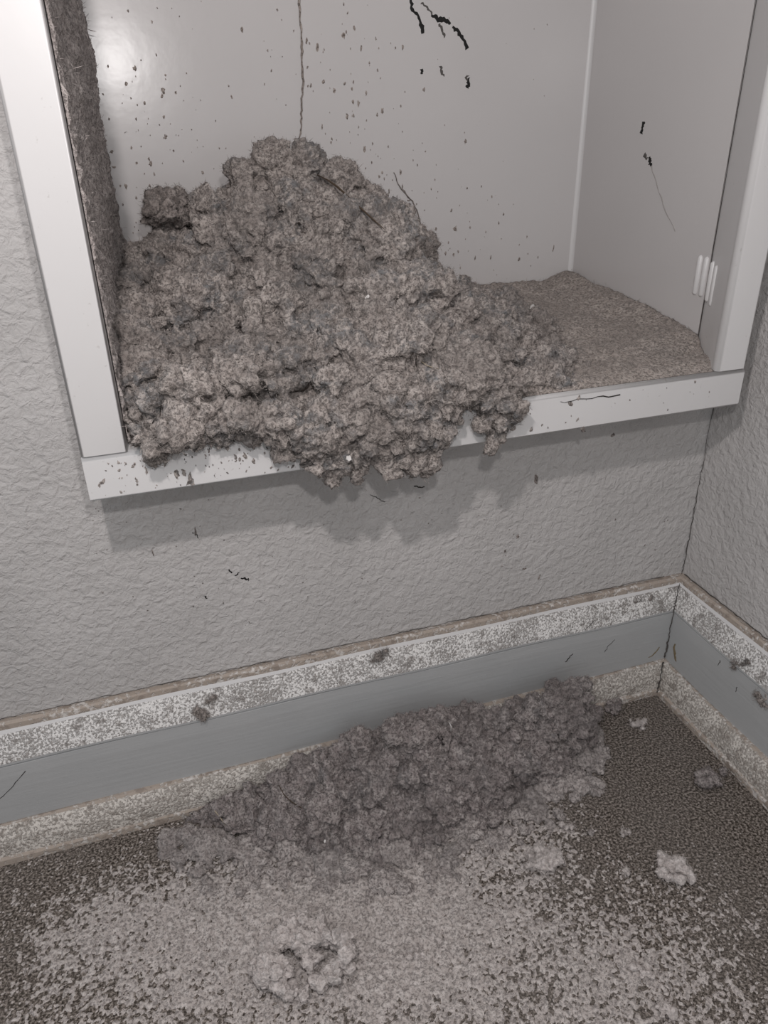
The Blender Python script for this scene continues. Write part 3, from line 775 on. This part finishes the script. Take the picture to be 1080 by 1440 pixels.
cloud(30, 330, 120, 70, 70, 1, D, 0.0006, 0.0010)
cloud(30, 720, 250, 60, 120, 1, D, 0.0004, 0.0006)
for (px, py, hw, hl) in [(228, 135, .0016, .0022), (247, 130, .0014, .002), (233, 193, .0014, .002), (157, 213, .002, .0016), (285, 243, .002, .0016), (431, 58, .0016, .003), (446, 66, .0016, .0045), (484, 50, .0012, .003), (508, 68, .001, .003), (455, 115, .002, .0028), (470, 128, .0018, .0032), (488, 163, .002, .0034), (453, 178, .001, .003), (497, 115, .001, .002), (437, 120, .0012, .002), (160, 235, .002, .001), (177, 262, .0016, .003), (192, 278, .0012, .002), (217, 245, .001, .002),
                         (613, 322, .0015, .002), (638, 358, .0015, .0028), (668, 363, .001, .003), (690, 362, .001, .003), (741, 333, .001, .002), (778, 350, .001, .0042), (661, 320, .0012, .002), (547, 270, .001, .003), (566, 262, .001, .003), (575, 282, .0024, .001), (583, 315, .002, .0012)]:
    it.append((at(px, py, 1, D), hw * 0.75, hl * 0.8, 0.1))
it = [i for i in it if i[0][0] > BXL + 0.012 and i[0][0] < BXR - 0.01 and i[0][2] > ZT + 0.02]
specks('lint_specks', it, (0, -1, 0), LINT_P, 'scattered grey lint specks stuck to the white back panel', seed=2)
# long lint thread down the back panel
strip('lint_thread', [at(px, py, 1, D - 0.0003) for px, py in [(421, 0), (422, 30), (425, 60), (424, 90), (426, 120), (424, 150), (424, 175), (421, 195), (419, 210)]], [0.0018, 0.0015, 0.002, 0.0016, 0.002, 0.0014, 0.0017, 0.001, 0.0008], (0, -1, 0), LINT_P, None, 0.0004, 0.0010, 5, seed=5)
tag(bpy.data.objects['lint_thread'], 'long thin vertical lint thread clinging to the back panel above the heap', 'lint thread')
strip('lint_thread', [at(px, py, 1, D - 0.0003) for px, py in [(554, 242), (560, 258), (568, 270), (580, 283), (588, 300), (592, 320), (595, 345)]], [0.0008, 0.001, 0.0018, 0.001, 0.0012, 0.0009, 0.0006], (0, -1, 0), LINT_W, None, 0.0006, 0.0008, 4, seed=6)
tag(bpy.data.objects['lint_thread.001'], 'short crooked grey lint thread on the back panel right of the heap', 'lint thread')

# black scuffs (flat marks) on the back panel and the right panel
def scuff(pts, wd, ax, v, nrm, mat=BLACK, seed=0, parent=BOX):
    W3 = [at(px, py, ax, v) for px, py in pts]
    if isinstance(wd, list) and parent is BOX and mat is not GAP: wd = [q * 1.35 for q in wd]
    o = strip('scuff', W3, wd if isinstance(wd, list) else [wd] * len(pts), nrm, mat, None, 0.0007, 0.0003, 4, seed=seed)
    o.parent = parent
    if parent is BOX: o.matrix_parent_inverse = Matrix.Translation(-BOX.location)
    return o
B = (0, -1, 0)
scuff([(576, -4), (579, 10), (587, 22), (592, 34), (595, 47)], [0.0014, 0.0024, 0.0018, 0.0024, 0.0022], 1, D, B, seed=1)
scuff([(592, 4), (601, 10), (607, 20)], [0.001, 0.0012, 0.0012], 1, D, B, SOOT, 2)
scuff([(606, 22), (616, 27), (627, 29), (634, 32)], [0.0015, 0.0028, 0.0024, 0.0016], 1, D, B, seed=3)
scuff([(636, 38), (644, 44), (652, 54), (658, 68)], [0.0018, 0.0026, 0.002, 0.0026], 1, D, B, seed=4)
scuff([(618, 33), (622, 43), (625, 53)], [0.0012, 0.0018, 0.0014], 1, D, B, SOOT, 5)
scuff([(593, 97), (594, 104)], [0.0022, 0.0016], 1, D, B, seed=6)
scuff([(619, 93), (620, 100), (624, 108)], [0.0022, 0.002, 0.0008], 1, D, B, SOOT, 7)
scuff([(657, 106), (656, 113)], [0.0022, 0.002], 1, D, B, SOOT, 8)
scuff([(660, 109), (659, 117), (657, 124)], [0.0012, 0.003, 0.0022], 1, D, B, seed=9)
Rn = (-1, 0, 0)
scuff([(905, 171), (904, 180), (902, 188)], [0.003, 0.0022, 0.003], 0, BXR, Rn, seed=10)
scuff([(906, 217), (910, 224)], [0.003, 0.002], 0, BXR, Rn, SOOT, 11)
scuff([(913, 221), (914, 228), (915, 234)], [0.002, 0.0035, 0.002], 0, BXR, Rn, seed=12)
scuff([(916, 234), (924, 262), (936, 296), (950, 325)], [0.0012, 0.001, 0.0009, 0.0005], 0, BXR, Rn, mat_plain('faint_scratch', (0.40, 0.375, 0.365), 0.6), 13)
# scratch and lint bits on the rail face
F_ = (0, -1, 0)
scuff([(788, 566), (812, 562), (840, 559), (872, 555)], [0.0004, 0.0006, 0.0008, 0.0012], 1, pf, F_, GAP, 14)
it = []
def facebits(n, x0, x1, seed2, w0=0.0007, l0=0.0012):
    q_ = random.Random(seed2)
    for _ in range(n):
        c = np.array([q_.uniform(x0, x1), pf, 0]); c[2] = ZB + 0.002 + (ZT - ZB - 0.006) * q_.random() ** 0.8
        s = 0.6 * q_.lognormvariate(0, 0.55); it.append((c, w0 * s, l0 * s, q_.gauss(0, 0.4)))
facebits(150, XL + 0.006, -0.345, 1); facebits(26, -0.26, -0.16, 2); facebits(12, -0.16, -0.06, 3, 0.0005, 0.0008)
for (px, py, hw, hl) in [(268, 676, .0026, .005), (205, 630, .001, .001), (720, 602, .003, .002), (820, 604, .002, .002)]:
    it.append((at(px, py, 1, pf), hw, hl, 0.1))
specks('lint_specks', it, F_, LINT, 'grey lint flecks scattered on the face of the bottom frame rail', seed=4, thick=0.0005)
# bits on the walls
it = []
q_ = random.Random(9)
for (px, py, hw, hl) in [(754, 673, .0022, .0045), (862, 612, .0022, .002), (728, 755, .0016, .002), (820, 606, .0025, .0015), (758, 812, .001, .003), (737, 800, .002, .001), (710, 775, .0012, .002), (275, 748, .0008, .004), (215, 778, .0006, .003), (590, 700, .0008, .0006), (285, 820, .0007, .0007)]:
    it.append((at(px, py, 1, 0.0), hw, hl, q_.gauss(0.1, 0.2)))
for _ in range(70):
    it.append((at(q_.uniform(120, 960), q_.uniform(700, 880), 1, 0.0), .0004 * q_.lognormvariate(0, .4), .0006 * q_.lognormvariate(0, .4), q_.gauss(0, 0.5)))
it = [i for i in it if 0.115 < i[0][2] < 0.29]
specks('lint_specks', it, B, LINT_W, 'sparse lint specks on the textured wall under the box', seed=6)
def wscuff(pts, wd, seed, mat=BLACK): scuff(pts, wd, 1, 0.0, B, mat, seed, WB)
wscuff([(323, 800), (325, 806)], 0.0011, 20); wscuff([(331, 810), (336, 805)], 0.0012, 21); wscuff([(339, 812), (345, 814), (350, 815)], 0.0016, 22); wscuff([(288, 838), (290, 842)], 0.0014, 23)
wscuff([(271, 748), (276, 752), (280, 756)], 0.0007, 24, GAP); wscuff([(582, 684), (590, 686), (597, 684)], 0.0010, 25, GAP); wscuff([(520, 695), (532, 700), (541, 706)], 0.0006, 26, GAP)
# cracked caulk in the wall corner and along the baseboard tops
CRK = mat_plain('caulk_crack_shadow', (0.13, 0.118, 0.11), 0.9, 0.1, 0.7, 120)
def crack(name, pts, wd, nrm, seed, parent, mat=CRK, jag=0.0006, sub=6):
    wd = [q * 0.62 for q in wd]
    o = strip(name, pts, wd, nrm, mat, None, jag, 0.0004, sub, seed=seed); o.parent = parent; return o
crack('corner_crack', [(-0.0006, -0.0006, z) for z in (0.112, 0.13, 0.15, 0.17, 0.19, 0.21, 0.24, 0.29)], [0.0016, 0.0012, 0.0013, 0.001, 0.001, 0.0008, 0.0006, 0.0005], (-1, -1, 0), 31, WB)
crack('caulk_crack', [(x, -0.0008, 0.1118) for x in np.linspace(-0.60, -0.02, 20)], [0.0007 + 0.0004 * math.sin(3 * i) for i in range(20)], (0, -1, 0.6), 32, BB, jag=0.0005)
crack('caulk_crack', [(-0.0008, y, 0.1118) for y in np.linspace(-0.004, -0.35, 14)], [0.0014 - 0.00005 * i for i in range(14)], (-1, 0, 0.6), 33, BR, jag=0.0005)
crack('miter_crack', [(-0.001, -0.001, 0.112), (-0.0075, -0.0075, 0.104), (-0.0148, -0.0148, 0.090), (-0.0164, -0.0164, 0.081), (-0.0160, -0.0160, 0.060), (-0.0160, -0.0160, 0.045), (-0.0162, -0.0162, 0.031)], [0.001, 0.0012, 0.0018, 0.0014, 0.001, 0.0022, 0.002], (-1, -1, 0.3), 34, BB, jag=0.0008)
crack('miter_crack', [(-0.0192, -0.0192, 0.0290), (-0.0245, -0.0245, 0.0200), (-0.0272, -0.0272, 0.010), (-0.029, -0.029, 0.003)], [0.0026, 0.0022, 0.002, 0.002], (-1, -1, 0.5), 35, BB, jag=0.0008)
# scratches on the baseboard face
def bscuff(pts, wd, seed, mat=GAP, side='back'):
    scuff(pts, wd, 1 if side == 'back' else 0, -0.0154, B if side == 'back' else Rn, mat, seed, BB if side == 'back' else BR)
bscuff([(795, 931), (801, 924), (805, 919)], 0.0010, 41); bscuff([(850, 917), (856, 908), (864, 899)], 0.0007, 42); bscuff([(0, 1124), (18, 1106), (36, 1084)], 0.0006, 43); bscuff([(820, 890), (836, 872)], 0.0005, 44)
bscuff([(1010, 936), (1013, 929)], 0.0008, 45, GAP, 'right'); bscuff([(1034, 972), (1037, 966)], 0.0006, 46, GAP, 'right')

# --- tufts caught on the baseboard and under the lip
def tuft(px, py, ax, v, size, seed, label, mat=LINT, n=14, fuzz=1200, ang=0.5, st=1.6):
    """ragged wisp of lint spread flat on an upright face"""
    nrm = Vector((0, -1, 0.3) if ax == 1 else (-1, 0, 0.3)).normalized(); hz = Vector((1, 0, 0) if ax == 1 else (0, -1, 0)); vt = nrm.cross(hz)
    r = random.Random(seed); c = Vector(at(px, py, ax, v)); b = []
    A = hz * math.cos(ang) + vt * math.sin(ang); Bv = nrm.cross(A)
    for k in range(5):
        p = c + A * size * r.uniform(-st, st) * 0.6 + Bv * size * r.uniform(-0.5, 0.5); dr = A * r.gauss(0, 1) + Bv * r.gauss(0, 0.8)
        for j in range(7):
            q = size * r.uniform(0.10, 0.24); b.append((*(p + nrm * size * r.uniform(0, 0.12)), q, q, q)); dr = (dr + A * r.gauss(0, 0.8) + Bv * r.gauss(0, 0.8)).normalized(); p = p + dr * q * 1.1
    me = lint_body(b, [], 0.0007, seed, (0.0008, 0.0008, 0.0011), (0.006, 0.003, 0.0025))
    lint_thing('lint_tuft', me, mat, fuzz, 0.0018, 0.00010, seed, label, 'lint')
tuft(284, 999, 1, -0.0150, 0.0075, 181, 'grey lint tuft caught on the edge of the back cap molding, left')
tuft(536, 919, 1, -0.0120, 0.0050, 82, 'small grey lint tuft on the back cap molding, mid length')
tuft(895, 852, 1, -0.0095, 0.0095, 83, 'smoky lint tuft on the back cap molding close to the corner', LINT, 16, 900, 0.15, 1.8)
tuft(1065, 985, 0, -0.0155, 0.0085, 84, 'smudged lint tuft on the right baseboard at the picture edge', LINT)
tuft(1040, 935, 0, -0.0145, 0.0065, 85, 'small smudged lint tuft under the right cap molding', LINT)
# ochre damp stains at the foot of the corner
for (pts, wd, ax, v, par) in [([(949, 905), (948, 918), (950, 930)], [0.002, 0.0045, 0.002], 0, -0.0154, BR), ([(912, 925), (922, 918), (928, 910)], [0.001, 0.002, 0.001], 1, -0.0154, BB)]:
    o = strip('damp_stain', [at(px, py, ax, v) for px, py in pts], wd, Rn if ax == 0 else B, STAIN, None, 0.0006, 0.0002, 4, seed=8); o.parent = par
